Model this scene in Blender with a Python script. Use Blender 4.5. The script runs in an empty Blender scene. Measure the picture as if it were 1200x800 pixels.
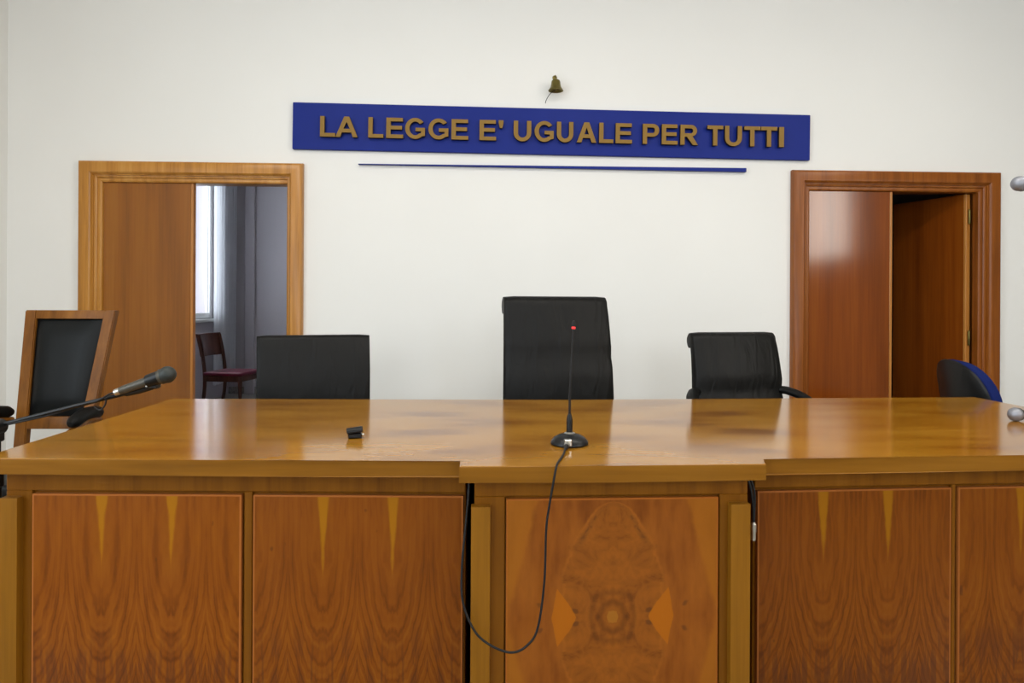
import bpy, bmesh, math, random
from mathutils import Vector, Matrix
random.seed(7)
S = bpy.context.scene
COL = S.collection
PI = math.pi

# ------------------------------------------------------------------ camera
cam_data = bpy.data.cameras.new('camera')
cam = bpy.data.objects.new('camera', cam_data)
COL.objects.link(cam)
cam_data.sensor_width = 36.0
cam_data.lens = 24.0
cam_data.shift_y = -0.04
cam_data.clip_start = 0.05
cam.matrix_world = (Matrix.Translation((0, 0, 1.24)) @ Matrix.Rotation(-0.04, 4, 'Z')
                    @ Matrix.Rotation(PI / 2, 4, 'X') @ Matrix.Rotation(0.0053, 4, 'Z'))
S.camera = cam

# ------------------------------------------------------------------ world and lights
world = bpy.data.worlds.new('sky')
S.world = world
world.use_nodes = True
bg = world.node_tree.nodes['Background']
bg.inputs[0].default_value = (0.86, 0.92, 1.0, 1)
bg.inputs[1].default_value = 3.0


def area(name, loc, rot, sx, sy, power, color):
    d = bpy.data.lights.new(name, 'AREA')
    d.shape = 'RECTANGLE'
    d.size, d.size_y = sx, sy
    d.energy = power
    d.color = color
    o = bpy.data.objects.new(name, d)
    o.location = loc
    o.rotation_euler = rot
    COL.objects.link(o)
    return o


COOL = (0.80, 0.91, 1.0)
WARM = (1.0, 0.95, 0.86)
# daylight at the tall windows of the left and right walls and at the rear
area('daylight_left_front', (-3.22, 0.2, 2.1), (0, -PI / 2, 0), 2.1, 1.5, 62, COOL)
area('daylight_left_rear', (-3.22, -2.6, 2.1), (0, -PI / 2, 0), 2.1, 1.5, 62, COOL)
area('daylight_right', (5.05, -0.9, 2.55), (0, PI / 2, 0), 1.3, 1.7, 95, (1.0, 0.93, 0.82))
for rx in (-1.4, 0.9, 3.2):
    area('daylight_rear', (rx, -5.15, 2.5), (PI / 2, 0, 0), 1.5, 1.7, 44, (0.93, 0.97, 1.0))
# ceiling luminaires of the courtroom
for lx in (-1.2, 0.9, 3.0):
    area('ceiling_lamp', (lx, 1.6, 3.56), (0, 0, 0), 1.2, 0.6, 36, WARM)
# daylight at the window of the room behind the left door
area('daylight_back_room', (-3.62, 7.5, 1.95), (0, -PI / 2, 0), 1.9, 2.0, 40, COOL)

S.view_settings.view_transform = 'Standard'
S.view_settings.look = 'None'
S.view_settings.gamma = 1.0
S.view_settings.use_curve_mapping = False
S.view_settings.exposure = -0.08


# ------------------------------------------------------------------ shader helpers
def srgb(r, g, b):
    def f(c):
        c /= 255.0
        return c / 12.92 if c <= 0.04045 else ((c + 0.055) / 1.055) ** 2.4
    return (f(r), f(g), f(b), 1.0)


class NT:
    def __init__(self, name, rough=0.5, spec=0.5, metallic=0.0):
        self.m = bpy.data.materials.new(name)
        self.m.use_nodes = True
        self.t = self.m.node_tree
        self.b = self.t.nodes['Principled BSDF']
        self.b.inputs['Roughness'].default_value = rough
        self.b.inputs['Specular IOR Level'].default_value = spec
        self.b.inputs['Metallic'].default_value = metallic

    def put(self, sock, v):
        if hasattr(v, 'is_linked') or isinstance(v, bpy.types.NodeSocket):
            self.t.links.new(v, sock)
        else:
            sock.default_value = v

    def coord(self, kind='Object'):
        return self.t.nodes.new('ShaderNodeTexCoord').outputs[kind]

    def sep(self, v):
        n = self.t.nodes.new('ShaderNodeSeparateXYZ')
        self.put(n.inputs[0], v)
        return n.outputs

    def comb(self, x, y, z):
        n = self.t.nodes.new('ShaderNodeCombineXYZ')
        for i, v in enumerate((x, y, z)):
            self.put(n.inputs[i], v)
        return n.outputs[0]

    def math(self, op, a, b=None, c=None):
        n = self.t.nodes.new('ShaderNodeMath')
        n.operation = op
        for i, v in enumerate((a, b, c)):
            if v is not None:
                self.put(n.inputs[i], v)
        return n.outputs[0]

    def lin(self, a, k, c):
        return self.math('MULTIPLY_ADD', a, k, c)

    def step(self, v, a, b):
        n = self.t.nodes.new('ShaderNodeMapRange')
        n.interpolation_type = 'SMOOTHSTEP'
        self.put(n.inputs[0], v)
        n.inputs[1].default_value = a
        n.inputs[2].default_value = b
        return n.outputs[0]

    def scale(self, v, s, loc=(0, 0, 0)):
        n = self.t.nodes.new('ShaderNodeMapping')
        self.put(n.inputs[0], v)
        n.inputs['Scale'].default_value = s
        n.inputs['Location'].default_value = loc
        return n.outputs[0]

    def noise(self, v, scale, detail=3.0, rough=0.55, dist=0.0):
        n = self.t.nodes.new('ShaderNodeTexNoise')
        self.put(n.inputs['Vector'], v)
        n.inputs['Scale'].default_value = scale
        n.inputs['Detail'].default_value = detail
        n.inputs['Roughness'].default_value = rough
        n.inputs['Distortion'].default_value = dist
        return n.outputs[0]

    def ramp(self, f, stops):
        n = self.t.nodes.new('ShaderNodeValToRGB')
        self.put(n.inputs[0], f)
        el = n.color_ramp.elements
        while len(el) > len(stops):
            el.remove(el[-1])
        while len(el) < len(stops):
            el.new(0.5)
        for e, (p, c) in zip(el, stops):
            e.position = p
            e.color = c
        return n.outputs[0]

    def mix(self, f, a, b, mode='MIX'):
        n = self.t.nodes.new('ShaderNodeMix')
        n.data_type = 'RGBA'
        n.blend_type = mode
        self.put(n.inputs[0], f)
        self.put(n.inputs[6], a)
        self.put(n.inputs[7], b)
        return n.outputs[2]

    def color(self, c):
        self.put(self.b.inputs['Base Color'], c)
        return self

    def bump(self, h, strength=0.3, dist=0.002):
        n = self.t.nodes.new('ShaderNodeBump')
        n.inputs['Strength'].default_value = strength
        n.inputs['Distance'].default_value = dist
        self.put(n.inputs['Height'], h)
        self.put(self.b.inputs['Normal'], n.outputs[0])
        return self


def plain(name, c, rough=0.5, spec=0.5, metallic=0.0, grain=0.0, gscale=300, emit=None):
    n = NT(name, rough, spec, metallic)
    if grain:
        h = n.noise(n.coord(), gscale, 2)
        n.color(n.mix(n.math('MULTIPLY', h, grain), c, tuple(x * 0.55 for x in c[:3]) + (1,)))
        n.bump(h, 0.25, 0.001)
    else:
        n.color(c)
    if emit:
        n.b.inputs['Emission Color'].default_value = c
        n.b.inputs['Emission Strength'].default_value = emit
    return n.m


def wood(name, dark, mid, light, axis='z', rough=0.3, spec=0.4, scale=1.0, streak=1.0, coat=0.0):
    n = NT(name, rough, spec)
    v = n.coord()
    k = [26.0 * scale] * 3
    k['xyz'.index(axis)] = 1.3 * scale
    a = n.noise(n.scale(v, tuple(k)), 1.0, 5, 0.6, 0.6)
    k2 = [150.0 * scale] * 3
    k2['xyz'.index(axis)] = 4.0 * scale
    f = n.noise(n.scale(v, tuple(k2)), 1.0, 2, 0.5)
    w = n.noise(n.scale(v, tuple(x * 0.25 for x in k)), 1.0, 2)
    g = n.math('ADD', n.math('MULTIPLY', a, 0.55 * streak), n.math('ADD', n.math('MULTIPLY', f, 0.2), n.math('MULTIPLY', w, 0.45)))
    g = n.math('ADD', g, 0.275 * (1 - streak) - 0.1)
    n.color(n.ramp(g, [(0.28, dark), (0.5, mid), (0.72, light)]))
    n.bump(f, 0.06, 0.001)
    if coat:
        n.b.inputs['Coat Weight'].default_value = coat
        n.b.inputs['Coat Roughness'].default_value = rough
    return n.m


# flame veneer: three book-matched leaves per panel; object x runs along the panel, object z is negative downwards
def veneer_panel(name, width, seed, shade=1.0):
    n = NT(name, 0.3, 0.12)
    x, y, z = n.sep(n.coord())
    s = n.math('MULTIPLY', z, -1.0)                                  # metres below the top edge
    u = n.math('DIVIDE', x, width)
    wob = n.noise(n.comb(n.math('MULTIPLY', u, 3.0), seed, n.math('MULTIPLY', s, 2.5)), 2.0, 3)
    tri = n.math('PINGPONG', n.math('ADD', n.math('MULTIPLY', u, 3.0), n.math('MULTIPLY', n.math('SUBTRACT', wob, 0.5), 0.05)), 0.5)
    t = n.math('MULTIPLY', tri, 2.0)                                  # 0 on the flame seams, 1 between them
    nz = n.noise(n.comb(n.math('MULTIPLY', t, 0.35), seed, s), 9.0, 4, 0.6)
    nz2 = n.noise(n.comb(n.math('MULTIPLY', t, 1.0), seed + 3, n.math('MULTIPLY', s, 0.25)), 5.0, 3)
    sd = n.math('MAXIMUM', n.math('SUBTRACT', s, 0.13), 0.0)
    ex = n.math('MULTIPLY', n.math('MULTIPLY', sd, sd), 6.5)
    g = n.math('ADD', n.math('ADD', n.math('POWER', t, 1.9), ex), n.math('MULTIPLY', n.math('SUBTRACT', nz, 0.5), 0.34))
    low = n.step(s, 0.16, 0.42)
    lines = n.math('SINE', n.math('MULTIPLY', g, 23.0))
    fine = n.math('SINE', n.math('ADD', n.math('MULTIPLY', g, 58.0), n.math('MULTIPLY', nz2, 8.0)))
    pat = n.math('ADD', n.math('MULTIPLY', lines, 0.5), n.math('MULTIPLY', fine, 0.3))
    amp = n.lin(low, 0.12, 0.09)
    broad = n.noise(n.comb(n.math('MULTIPLY', t, 1.0), seed + 9, n.math('MULTIPLY', s, 1.2)), 4.0, 2)
    val = n.math('ADD', n.math('MULTIPLY', pat, amp), n.math('ADD', n.math('MULTIPLY', broad, 0.5), 0.25))
    c = n.ramp(val, [(0.2, srgb(84 * shade, 40 * shade, 8 * shade)), (0.5, srgb(126 * shade, 66 * shade, 12 * shade)),
                     (0.85, srgb(142 * shade, 82 * shade, 18 * shade))])
    # smoky burl along the bottom of the sheets
    sm = n.math('MULTIPLY', n.step(s, 0.34, 0.5), n.step(n.noise(n.comb(n.math('MULTIPLY', t, 1.0), seed, s), 8.0, 4), 0.42, 0.62))
    c = n.mix(n.math('MULTIPLY', sm, 0.6), c, srgb(86 * shade, 46 * shade, 24 * shade))
    # pale sapwood tongues on the two inner seams
    inner = n.math('MULTIPLY', n.step(u, 0.16, 0.2), n.math('SUBTRACT', 1.0, n.step(u, 0.82, 0.86)))
    gs = n.math('ADD', n.math('MULTIPLY', t, 1.0), n.math('MULTIPLY', s, 0.85))
    gs = n.math('ADD', gs, n.math('MULTIPLY', n.math('SUBTRACT', nz, 0.5), 0.16))
    sap = n.math('MULTIPLY', inner, n.math('SUBTRACT', 1.0, n.step(gs, 0.12, 0.21)))
    c = n.mix(sap, c, srgb(154 * shade, 98 * shade, 12 * shade))
    # small dark stains between the flames
    pin = n.noise(n.comb(n.math('MULTIPLY', u, width), seed, n.math('MULTIPLY', s, 0.6)), 30.0, 1)
    c = n.mix(n.math('MULTIPLY', n.step(pin, 0.74, 0.8), 0.5), c, srgb(70, 40, 22))
    # lighter edge banding
    e = n.math('MINIMUM', n.math('MINIMUM', x, n.math('SUBTRACT', width, x)), s)
    c = n.mix(n.math('SUBTRACT', 1.0, n.step(e, 0.004, 0.006)), c, srgb(158 * shade, 92 * shade, 40 * shade))
    n.color(c)
    return n.m


# burl veneer of the middle panel, matched about both axes
def burl_panel(name, width, mid):
    n = NT(name, 0.3, 0.12)
    x, y, z = n.sep(n.coord())
    s = n.math('MULTIPLY', z, -1.0)
    xx = n.math('SUBTRACT', x, width / 2)
    w0 = n.noise(n.comb(xx, 0.0, s), 7.0, 3)
    a = n.math('ABSOLUTE', n.math('ADD', xx, n.math('MULTIPLY', n.math('SUBTRACT', w0, 0.5), 0.012)))
    q = n.math('ABSOLUTE', n.math('SUBTRACT', s, mid))
    P = n.comb(a, 0.0, q)
    na = n.noise(P, 10.0, 5, 0.65, 0.8)
    nb = n.noise(P, 24.0, 4, 0.6, 1.2)
    nc = n.noise(n.comb(n.math('MULTIPLY', a, 1.0), 3.0, n.math('MULTIPLY', q, 0.25)), 22.0, 4)
    d = n.math('SUBTRACT', na, 0.5)
    # plain figured walnut towards the sides
    c = n.ramp(nc, [(0.3, srgb(108, 56, 14)), (0.5, srgb(128, 70, 20)), (0.7, srgb(140, 80, 24))])
    # outer sapwood bands
    band = n.math('SUBTRACT', a, n.math('ADD', n.math('MULTIPLY_ADD', q, -0.26, 0.286), n.math('MULTIPLY', d, 0.03)))
    c = n.mix(n.math('MULTIPLY', n.step(band, -0.004, 0.014), 0.65), c, srgb(150, 90, 22))
    # burl core with an oval outline
    qq = n.math('DIVIDE', q, 0.315)
    edge = n.math('MULTIPLY', n.math('SQRT', n.math('MAXIMUM', n.math('SUBTRACT', 1.0, n.math('MULTIPLY', qq, qq)), 0.0)), 0.148)
    core = n.math('SUBTRACT', edge, n.math('ADD', a, n.math('MULTIPLY', d, 0.05)))
    burl = n.ramp(n.math('ADD', n.math('MULTIPLY', na, 0.6), n.math('MULTIPLY', nb, 0.4)),
                  [(0.34, srgb(96, 50, 14)), (0.45, srgb(126, 70, 20)), (0.56, srgb(138, 78, 22)), (0.7, srgb(118, 62, 18))])
    c = n.mix(n.step(core, -0.004, 0.006), c, burl)
    rim = n.math('ABSOLUTE', n.math('SUBTRACT', core, 0.006))
    c = n.mix(n.math('MULTIPLY', n.math('SUBTRACT', 1.0, n.step(rim, 0.0, 0.007)), 0.25), c, srgb(156, 92, 30))
    # dark smoke below the rim near the top
    sm = n.math('MULTIPLY', n.math('SUBTRACT', 1.0, n.step(n.math('ABSOLUTE', n.math('SUBTRACT', core, 0.022)), 0.0, 0.016)), n.step(q, 0.17, 0.22))
    c = n.mix(n.math('MULTIPLY', sm, n.lin(n.step(nb, 0.42, 0.6), 0.6, 0.0)), c, srgb(74, 44, 22))
    # bright sapwood wedges at the waist
    tl = n.math('SUBTRACT', n.math('SUBTRACT', a, 0.098), n.math('MULTIPLY', n.math('POWER', n.math('DIVIDE', q, 0.07), 1.25), 0.05))
    tr = n.math('SUBTRACT', n.math('MULTIPLY_ADD', q, -0.2, 0.167), a)
    tr = n.math('ADD', n.math('MINIMUM', tl, tr), n.math('MULTIPLY', d, 0.022))
    c = n.mix(n.math('MULTIPLY', n.step(tr, -0.001, 0.003), 0.9), c, srgb(158, 88, 14))
    # nested rings round the middle
    r = n.math('ADD', n.math('MAXIMUM', n.math('MULTIPLY', a, 1.0), n.math('MULTIPLY', q, 0.8)), n.math('ADD', n.math('MULTIPLY', n.math('ADD', a, q), 0.35), n.math('MULTIPLY', d, 0.035)))
    ring = n.math('SINE', n.math('MULTIPLY', r, 170.0))
    rm = n.math('SUBTRACT', 1.0, n.step(r, 0.06, 0.125))
    c = n.mix(n.math('MULTIPLY', rm, n.lin(ring, 0.25, 0.3)), c, srgb(84, 46, 16))
    c = n.mix(n.math('MULTIPLY', n.math('SUBTRACT', 1.0, n.step(r, 0.018, 0.024)), 0.8), c, srgb(150, 96, 30))
    # dark knots
    kn = n.noise(P, 16.0, 2, 0.5)
    c = n.mix(n.math('MULTIPLY', n.step(kn, 0.68, 0.76), 0.6), c, srgb(70, 42, 22))
    e = n.math('MINIMUM', n.math('MINIMUM', x, n.math('SUBTRACT', width, x)), s)
    c = n.mix(n.math('SUBTRACT', 1.0, n.step(e, 0.004, 0.006)), c, srgb(150, 84, 28))
    n.color(c)
    return n.m


def table_top_mat():
    n = NT('tabletop_veneer', 0.13, 0.5)
    v = n.coord()
    x, y, z = n.sep(v)
    dx = n.math('ABSOLUTE', n.math('SUBTRACT', x, 0.36))
    dy = n.math('ABSOLUTE', n.math('SUBTRACT', y, 2.46))
    nz = n.noise(n.comb(dx, dy, 0.0), 2.2, 4, 0.6, 0.5)
    st = n.noise(n.comb(n.math('MULTIPLY', dx, 1.2), n.math('MULTIPLY', dy, 5.0), 0.0), 1.6, 3, 0.5, 0.2)
    fine = n.noise(n.comb(n.math('MULTIPLY', x, 6.0), n.math('MULTIPLY', y, 34.0), 0.0), 1.0, 1)
    chev = n.math('ADD', n.math('MULTIPLY', dx, 0.62), n.math('MULTIPLY', dy, -1.0))
    chev = n.math('SINE', n.math('MULTIPLY', n.math('ADD', chev, n.math('MULTIPLY', nz, 0.3)), 15.0))
    near = n.math('SUBTRACT', 1.0, n.step(dx, 0.45, 1.1))
    val = n.math('ADD', n.math('MULTIPLY', st, 0.75), n.math('MULTIPLY', fine, 0.12))
    val = n.math('ADD', n.math('ADD', val, 0.04), n.math('MULTIPLY', n.math('MULTIPLY', chev, near), 0.09))
    c = n.ramp(val, [(0.25, srgb(112, 66, 14)), (0.44, srgb(144, 96, 24)), (0.6, srgb(158, 110, 32)), (0.8, srgb(134, 84, 20))])
    n.color(c)
    return n.m


def wall_mat():
    n = NT('white_wall_paint', 0.65, 0.25)
    v = n.coord()
    a = n.noise(v, 0.6, 3)
    n.color(n.ramp(a, [(0.3, srgb(235, 235, 232)), (0.7, srgb(240, 240, 237))]))
    n.bump(n.noise(v, 160, 3), 0.06, 0.001)
    return n.m


def floor_mat():
    n = NT('stone_floor', 0.35, 0.4)
    v = n.coord()
    a = n.noise(v, 60, 4, 0.7)
    n.color(n.ramp(a, [(0.35, srgb(120, 116, 110)), (0.5, srgb(150, 146, 138)), (0.65, srgb(170, 166, 158))]))
    return n.m


M = {}
M['wall'] = wall_mat()
M['beigewall'] = plain('beige_wall_paint', srgb(152, 146, 136), 0.7, 0.2, grain=0.06, gscale=90)
M['greywall'] = plain('grey_wall_paint', srgb(196, 190, 196), 0.7, 0.2, grain=0.06, gscale=90)
M['ceiling'] = plain('white_ceiling_paint', srgb(238, 238, 236), 0.8, 0.2, grain=0.04, gscale=120)
M['floor'] = floor_mat()
M['trim_l'] = wood('oak_frame', srgb(146, 94, 30), srgb(186, 128, 52), srgb(208, 156, 80), 'z', 0.28, 0.4)
M['trim_r'] = wood('brown_frame', srgb(104, 54, 14), srgb(140, 78, 24), srgb(160, 98, 36), 'z', 0.3, 0.3)
M['leaf_l'] = wood('mahogany_leaf', srgb(112, 63, 14), srgb(146, 88, 24), srgb(164, 106, 36), 'z', 0.13, 0.4, 0.55, 0.7)
M['leaf_r'] = wood('dark_mahogany_leaf', srgb(94, 43, 7), srgb(128, 63, 14), srgb(146, 80, 22), 'z', 0.12, 0.4, 0.55, 0.7)
M['stile'] = wood('pale_stile', srgb(150, 92, 36), srgb(182, 120, 54), srgb(200, 140, 70), 'z', 0.3, 0.4)
M['frame'] = wood('bench_frame_wood', srgb(88, 50, 8), srgb(116, 70, 12), srgb(128, 80, 18), 'z', 0.34, 0.12, 1.0, 0.8)
M['frame_x'] = wood('bench_rail_wood', srgb(88, 50, 8), srgb(116, 70, 12), srgb(128, 80, 18), 'z', 0.34, 0.12, 1.0, 0.8)
M['pilaster'] = wood('pilaster_wood', srgb(106, 66, 14), srgb(130, 85, 20), srgb(142, 96, 28), 'z', 0.34, 0.12, 1.0, 0.6)
M['top'] = table_top_mat()
M['edge'] = wood('top_edge_wood', srgb(100, 62, 12), srgb(124, 80, 18), srgb(140, 94, 28), 'x', 0.3, 0.15, 0.6)
M['leather'] = plain('black_leather', srgb(13, 13, 12), 0.5, 0.16, grain=0.5, gscale=260)
_l = NT('creased_black_leather', 0.46, 0.2)
_v = _l.coord()
_f = _l.noise(_v, 260, 2)
_w = _l.noise(_l.scale(_v, (14, 6, 4)), 1.0, 3, 0.5, 0.8)
_l.color(_l.mix(_l.math('MULTIPLY', _f, 0.5), srgb(13, 13, 12), srgb(8, 8, 8)))
_l.bump(_l.math('ADD', _l.math('MULTIPLY', _f, 0.03), _w), 0.5, 0.02)
M['creased'] = _l.m
M['leather_blue'] = plain('blue_black_leather', srgb(6, 10, 12), 0.4, 0.22, grain=0.4, gscale=240)
M['plastic'] = plain('black_plastic', srgb(9, 9, 10), 0.4, 0.3, grain=0.2, gscale=300)
M['rubber'] = plain('black_cable_rubber', srgb(20, 19, 19), 0.55, 0.3, grain=0.2, gscale=200)
M['steel'] = plain('brushed_steel', srgb(190, 188, 180), 0.32, 0.5, 1.0, grain=0.15, gscale=200)
M['brass'] = plain('aged_brass', srgb(128, 116, 66), 0.42, 0.5, 1.0, grain=0.4, gscale=90)
M['sign'] = plain('blue_sign_paint', srgb(20, 40, 128), 0.42, 0.14, grain=0.12, gscale=60)
M['letter'] = plain('bronze_letter_paint', srgb(142, 110, 48), 0.45, 0.2, 0.0, grain=0.2, gscale=120)
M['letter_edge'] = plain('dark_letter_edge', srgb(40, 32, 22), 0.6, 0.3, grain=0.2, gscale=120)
M['fabric_blue'] = plain('blue_chair_fabric', srgb(24, 36, 92), 0.9, 0.1, grain=0.5, gscale=400)
M['redglow'] = plain('red_light_ring', srgb(235, 50, 50), 0.4, 0.4, emit=0.7)
M['grille'] = plain('grey_microphone_grille', srgb(150, 152, 160), 0.45, 0.5, 0.6, grain=0.6, gscale=900)
M['grille_dark'] = plain('dark_microphone_grille', srgb(52, 56, 54), 0.5, 0.5, 0.5, grain=0.6, gscale=900)
M['micbody'] = plain('charcoal_microphone_body', srgb(66, 62, 52), 0.42, 0.5, 0.2, grain=0.2, gscale=300)
M['whiteframe'] = plain('white_window_paint', srgb(236, 236, 234), 0.5, 0.4, grain=0.05, gscale=80)
M['darkwood'] = wood('dark_chair_wood', srgb(52, 26, 20), srgb(78, 42, 30), srgb(98, 58, 42), 'z', 0.35, 0.4)
M['burgundy'] = plain('burgundy_leatherette', srgb(112, 26, 52), 0.35, 0.5, grain=0.3, gscale=200)
M['chairwood'] = wood('walnut_chair_wood', srgb(84, 50, 14), srgb(118, 72, 22), srgb(138, 90, 32), 'z', 0.32, 0.2)

_g = NT('window_glass', 0.02, 0.5)
_g.b.inputs['Transmission Weight'].default_value = 1.0
_g.b.inputs['IOR'].default_value = 1.05
M['glass'] = _g.m
_c = NT('sheer_curtain', 0.9, 0.1)
_tr = _c.t.nodes.new('ShaderNodeBsdfTranslucent')
_tr.inputs[0].default_value = (0.86, 0.88, 0.92, 1)
_mx = _c.t.nodes.new('ShaderNodeMixShader')
_mx.inputs[0].default_value = 0.5
_c.color(srgb(232, 232, 236))
_c.t.links.new(_c.b.outputs[0], _mx.inputs[1])
_c.t.links.new(_tr.outputs[0], _mx.inputs[2])
_c.t.links.new(_mx.outputs[0], _c.t.nodes['Material Output'].inputs[0])
M['curtain'] = _c.m


# ------------------------------------------------------------------ mesh helpers
def obj(name, bm, mat, parent=None, smooth=27, loc=None, rz=None):
    me = bpy.data.meshes.new(name)
    if isinstance(bm, bmesh.types.BMesh):
        bmesh.ops.recalc_face_normals(bm, faces=bm.faces)
        bm.to_mesh(me)
        bm.free()
    else:
        me = bm
    mats = mat if isinstance(mat, (list, tuple)) else [mat]
    for m in mats:
        me.materials.append(m)
    if smooth:
        for p in me.polygons:
            p.use_smooth = True
        me.set_sharp_from_angle(angle=math.radians(smooth))
    o = bpy.data.objects.new(name, me)
    COL.objects.link(o)
    if parent:
        o.parent = parent
    if loc is not None:
        o.location = loc
    if rz is not None:
        o.rotation_euler = (0, 0, rz)
    return o


def empty(name, loc=(0, 0, 0), rz=0.0):
    o = bpy.data.objects.new(name, None)
    o.empty_display_size = 0.1
    COL.objects.link(o)
    o.location = loc
    o.rotation_euler = (0, 0, rz)
    return o


def tag(o, label, cat, group=None):
    o['label'] = label
    o['category'] = cat
    if group:
        o['group'] = group
    return o


def struct(o):
    o['kind'] = 'structure'
    return o


def box(bm, x0, x1, y0, y1, z0, z1, bevel=0.0, seg=1, M4=None):
    vs = [bm.verts.new((x, y, z)) for x in (x0, x1) for y in (y0, y1) for z in (z0, z1)]
    fs = [(0, 1, 3, 2), (4, 6, 7, 5), (0, 4, 5, 1), (2, 3, 7, 6), (0, 2, 6, 4), (1, 5, 7, 3)]
    faces = [bm.faces.new([vs[i] for i in f]) for f in fs]
    if M4 is not None:
        for v in vs:
            v.co = M4 @ v.co
    if bevel:
        es = list({e for f in faces for e in f.edges})
        bmesh.ops.bevel(bm, geom=es, offset=bevel, segments=seg, profile=0.7, affect='EDGES')
    return bm


def nb():
    return bmesh.new()


def prism(bm, pts, ax, a0, a1, bevel=0.0, seg=2):
    """closed outline pts (2D) extruded along axis ax from a0 to a1"""
    def P(p, a):
        return {'x': (a, p[0], p[1]), 'y': (p[0], a, p[1]), 'z': (p[0], p[1], a)}[ax]
    lo = [bm.verts.new(P(p, a0)) for p in pts]
    hi = [bm.verts.new(P(p, a1)) for p in pts]
    n = len(pts)
    f0 = bm.faces.new(lo)
    f1 = bm.faces.new(hi[::-1])
    for i in range(n):
        bm.faces.new((lo[i], lo[(i + 1) % n], hi[(i + 1) % n], hi[i]))
    if bevel:
        es = list(set(f0.edges) | set(f1.edges))
        bmesh.ops.bevel(bm, geom=es, offset=bevel, segments=seg, profile=0.6, affect='EDGES')
    return bm


def lathe(bm, prof, seg=24, M4=None):
    """prof: (radius, height) list; closed on the axis with caps"""
    rings = []
    for r, h in prof:
        if r < 1e-6:
            rings.append([bm.verts.new((0, 0, h))])
        else:
            rings.append([bm.verts.new((r * math.cos(2 * PI * i / seg), r * math.sin(2 * PI * i / seg), h)) for i in range(seg)])
    for a, b in zip(rings, rings[1:]):
        for i in range(seg):
            j = (i + 1) % seg
            if len(a) == 1 and len(b) > 1:
                bm.faces.new((a[0], b[i], b[j]))
            elif len(b) == 1 and len(a) > 1:
                bm.faces.new((a[i], a[j], b[0]))
            elif len(a) > 1:
                bm.faces.new((a[i], a[j], b[j], b[i]))
    if len(rings[0]) > 1:
        bm.faces.new(rings[0][::-1])
    if len(rings[-1]) > 1:
        bm.faces.new(rings[-1])
    if M4 is not None:
        for ring in rings:
            for v in ring:
                v.co = M4 @ v.co
    return bm


def along(p, q):
    """matrix that takes the z axis onto the segment from p to q, origin at p"""
    p, q = Vector(p), Vector(q)
    d = (q - p).normalized()
    return Matrix.Translation(p) @ d.to_track_quat('Z', 'Y').to_matrix().to_4x4()


def spline(pts, n=10):
    P = [Vector(p) for p in pts]
    P = [P[0] * 2 - P[1]] + P + [P[-1] * 2 - P[-2]]
    out = []
    for i in range(1, len(P) - 2):
        for k in range(n):
            t = k / n
            a, b, c, d = P[i - 1:i + 3]
            out.append(0.5 * ((2 * b) + (c - a) * t + (2 * a - 5 * b + 4 * c - d) * t * t + (3 * b - a - 3 * c + d) * t ** 3))
    out.append(P[-2])
    return out


def tube(bm, pts, r, seg=10, sx=1.0):
    """tube through pts; r number or list; frame carried along"""
    pts = [Vector(p) for p in pts]
    rings = []
    up = None
    for i, p in enumerate(pts):
        t = (pts[min(i + 1, len(pts) - 1)] - pts[max(i - 1, 0)]).normalized()
        if up is None:
            up = Vector((0, 0, 1)) if abs(t.z) < 0.9 else Vector((1, 0, 0))
        s = t.cross(up).normalized()
        up = s.cross(t).normalized()
        rr = r[i] if isinstance(r, (list, tuple)) else r
        rings.append([bm.verts.new(p + s * (math.cos(2 * PI * k / seg) * rr * sx) + up * (math.sin(2 * PI * k / seg) * rr)) for k in range(seg)])
    for a, b in zip(rings, rings[1:]):
        for k in range(seg):
            bm.faces.new((a[k], a[(k + 1) % seg], b[(k + 1) % seg], b[k]))
    bm.faces.new(rings[0][::-1])
    bm.faces.new(rings[-1])
    return bm


def copy_tree(o, parent=None):
    c = o.copy()
    COL.objects.link(c)
    c.parent = parent
    for ch in list(o.children):
        copy_tree(ch, c)
    return c


# ------------------------------------------------------------------ the setting
XL, XR, YB, YR, ZC = -3.06, 4.9, 4.5, -5.0, 3.6
DZ = 2.035                       # height of the door openings
D1 = (-2.51, -1.265)             # left door opening
D2 = (2.13, 3.385)               # right door opening
WT = 0.26                        # thickness of the wall with the doors

b = nb()
box(b, XL - 0.3, XR + 0.3, YR - 0.3, 9.6, -0.1, 0)
struct(obj('floor', b, M['floor'], smooth=0))
b = nb()
box(b, XL - 0.3, XR + 0.3, YR - 0.3, YB + WT, ZC, ZC + 0.1)
struct(obj('ceiling', b, M['ceiling'], smooth=0))

b = nb()
for x0, x1, z0, z1 in ((XL - 0.3, D1[0], 0, ZC), (D1[0], D1[1], DZ, ZC), (D1[1], D2[0], 0, ZC), (D2[0], D2[1], DZ, ZC), (D2[1], XR + 0.3, 0, ZC)):
    box(b, x0, x1, YB, YB + WT, z0, z1)
bmesh.ops.remove_doubles(b, verts=b.verts, dist=1e-5)
struct(obj('wall_back', b, M['wall'], smooth=0))


def wall_with_windows(name, X0, X1, y0, y1, ztop, wins, mat):
    """wall along y between planes X0 and X1 with openings (ya, yb, za, zb)"""
    b = nb()
    y = y0
    for ya, yb, za, zb in wins:
        box(b, X0, X1, y, ya, 0, ztop)
        box(b, X0, X1, ya, yb, 0, za)
        box(b, X0, X1, ya, yb, zb, ztop)
        y = yb
    box(b, X0, X1, y, y1, 0, ztop)
    return struct(obj(name, b, mat, smooth=0))


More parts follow.
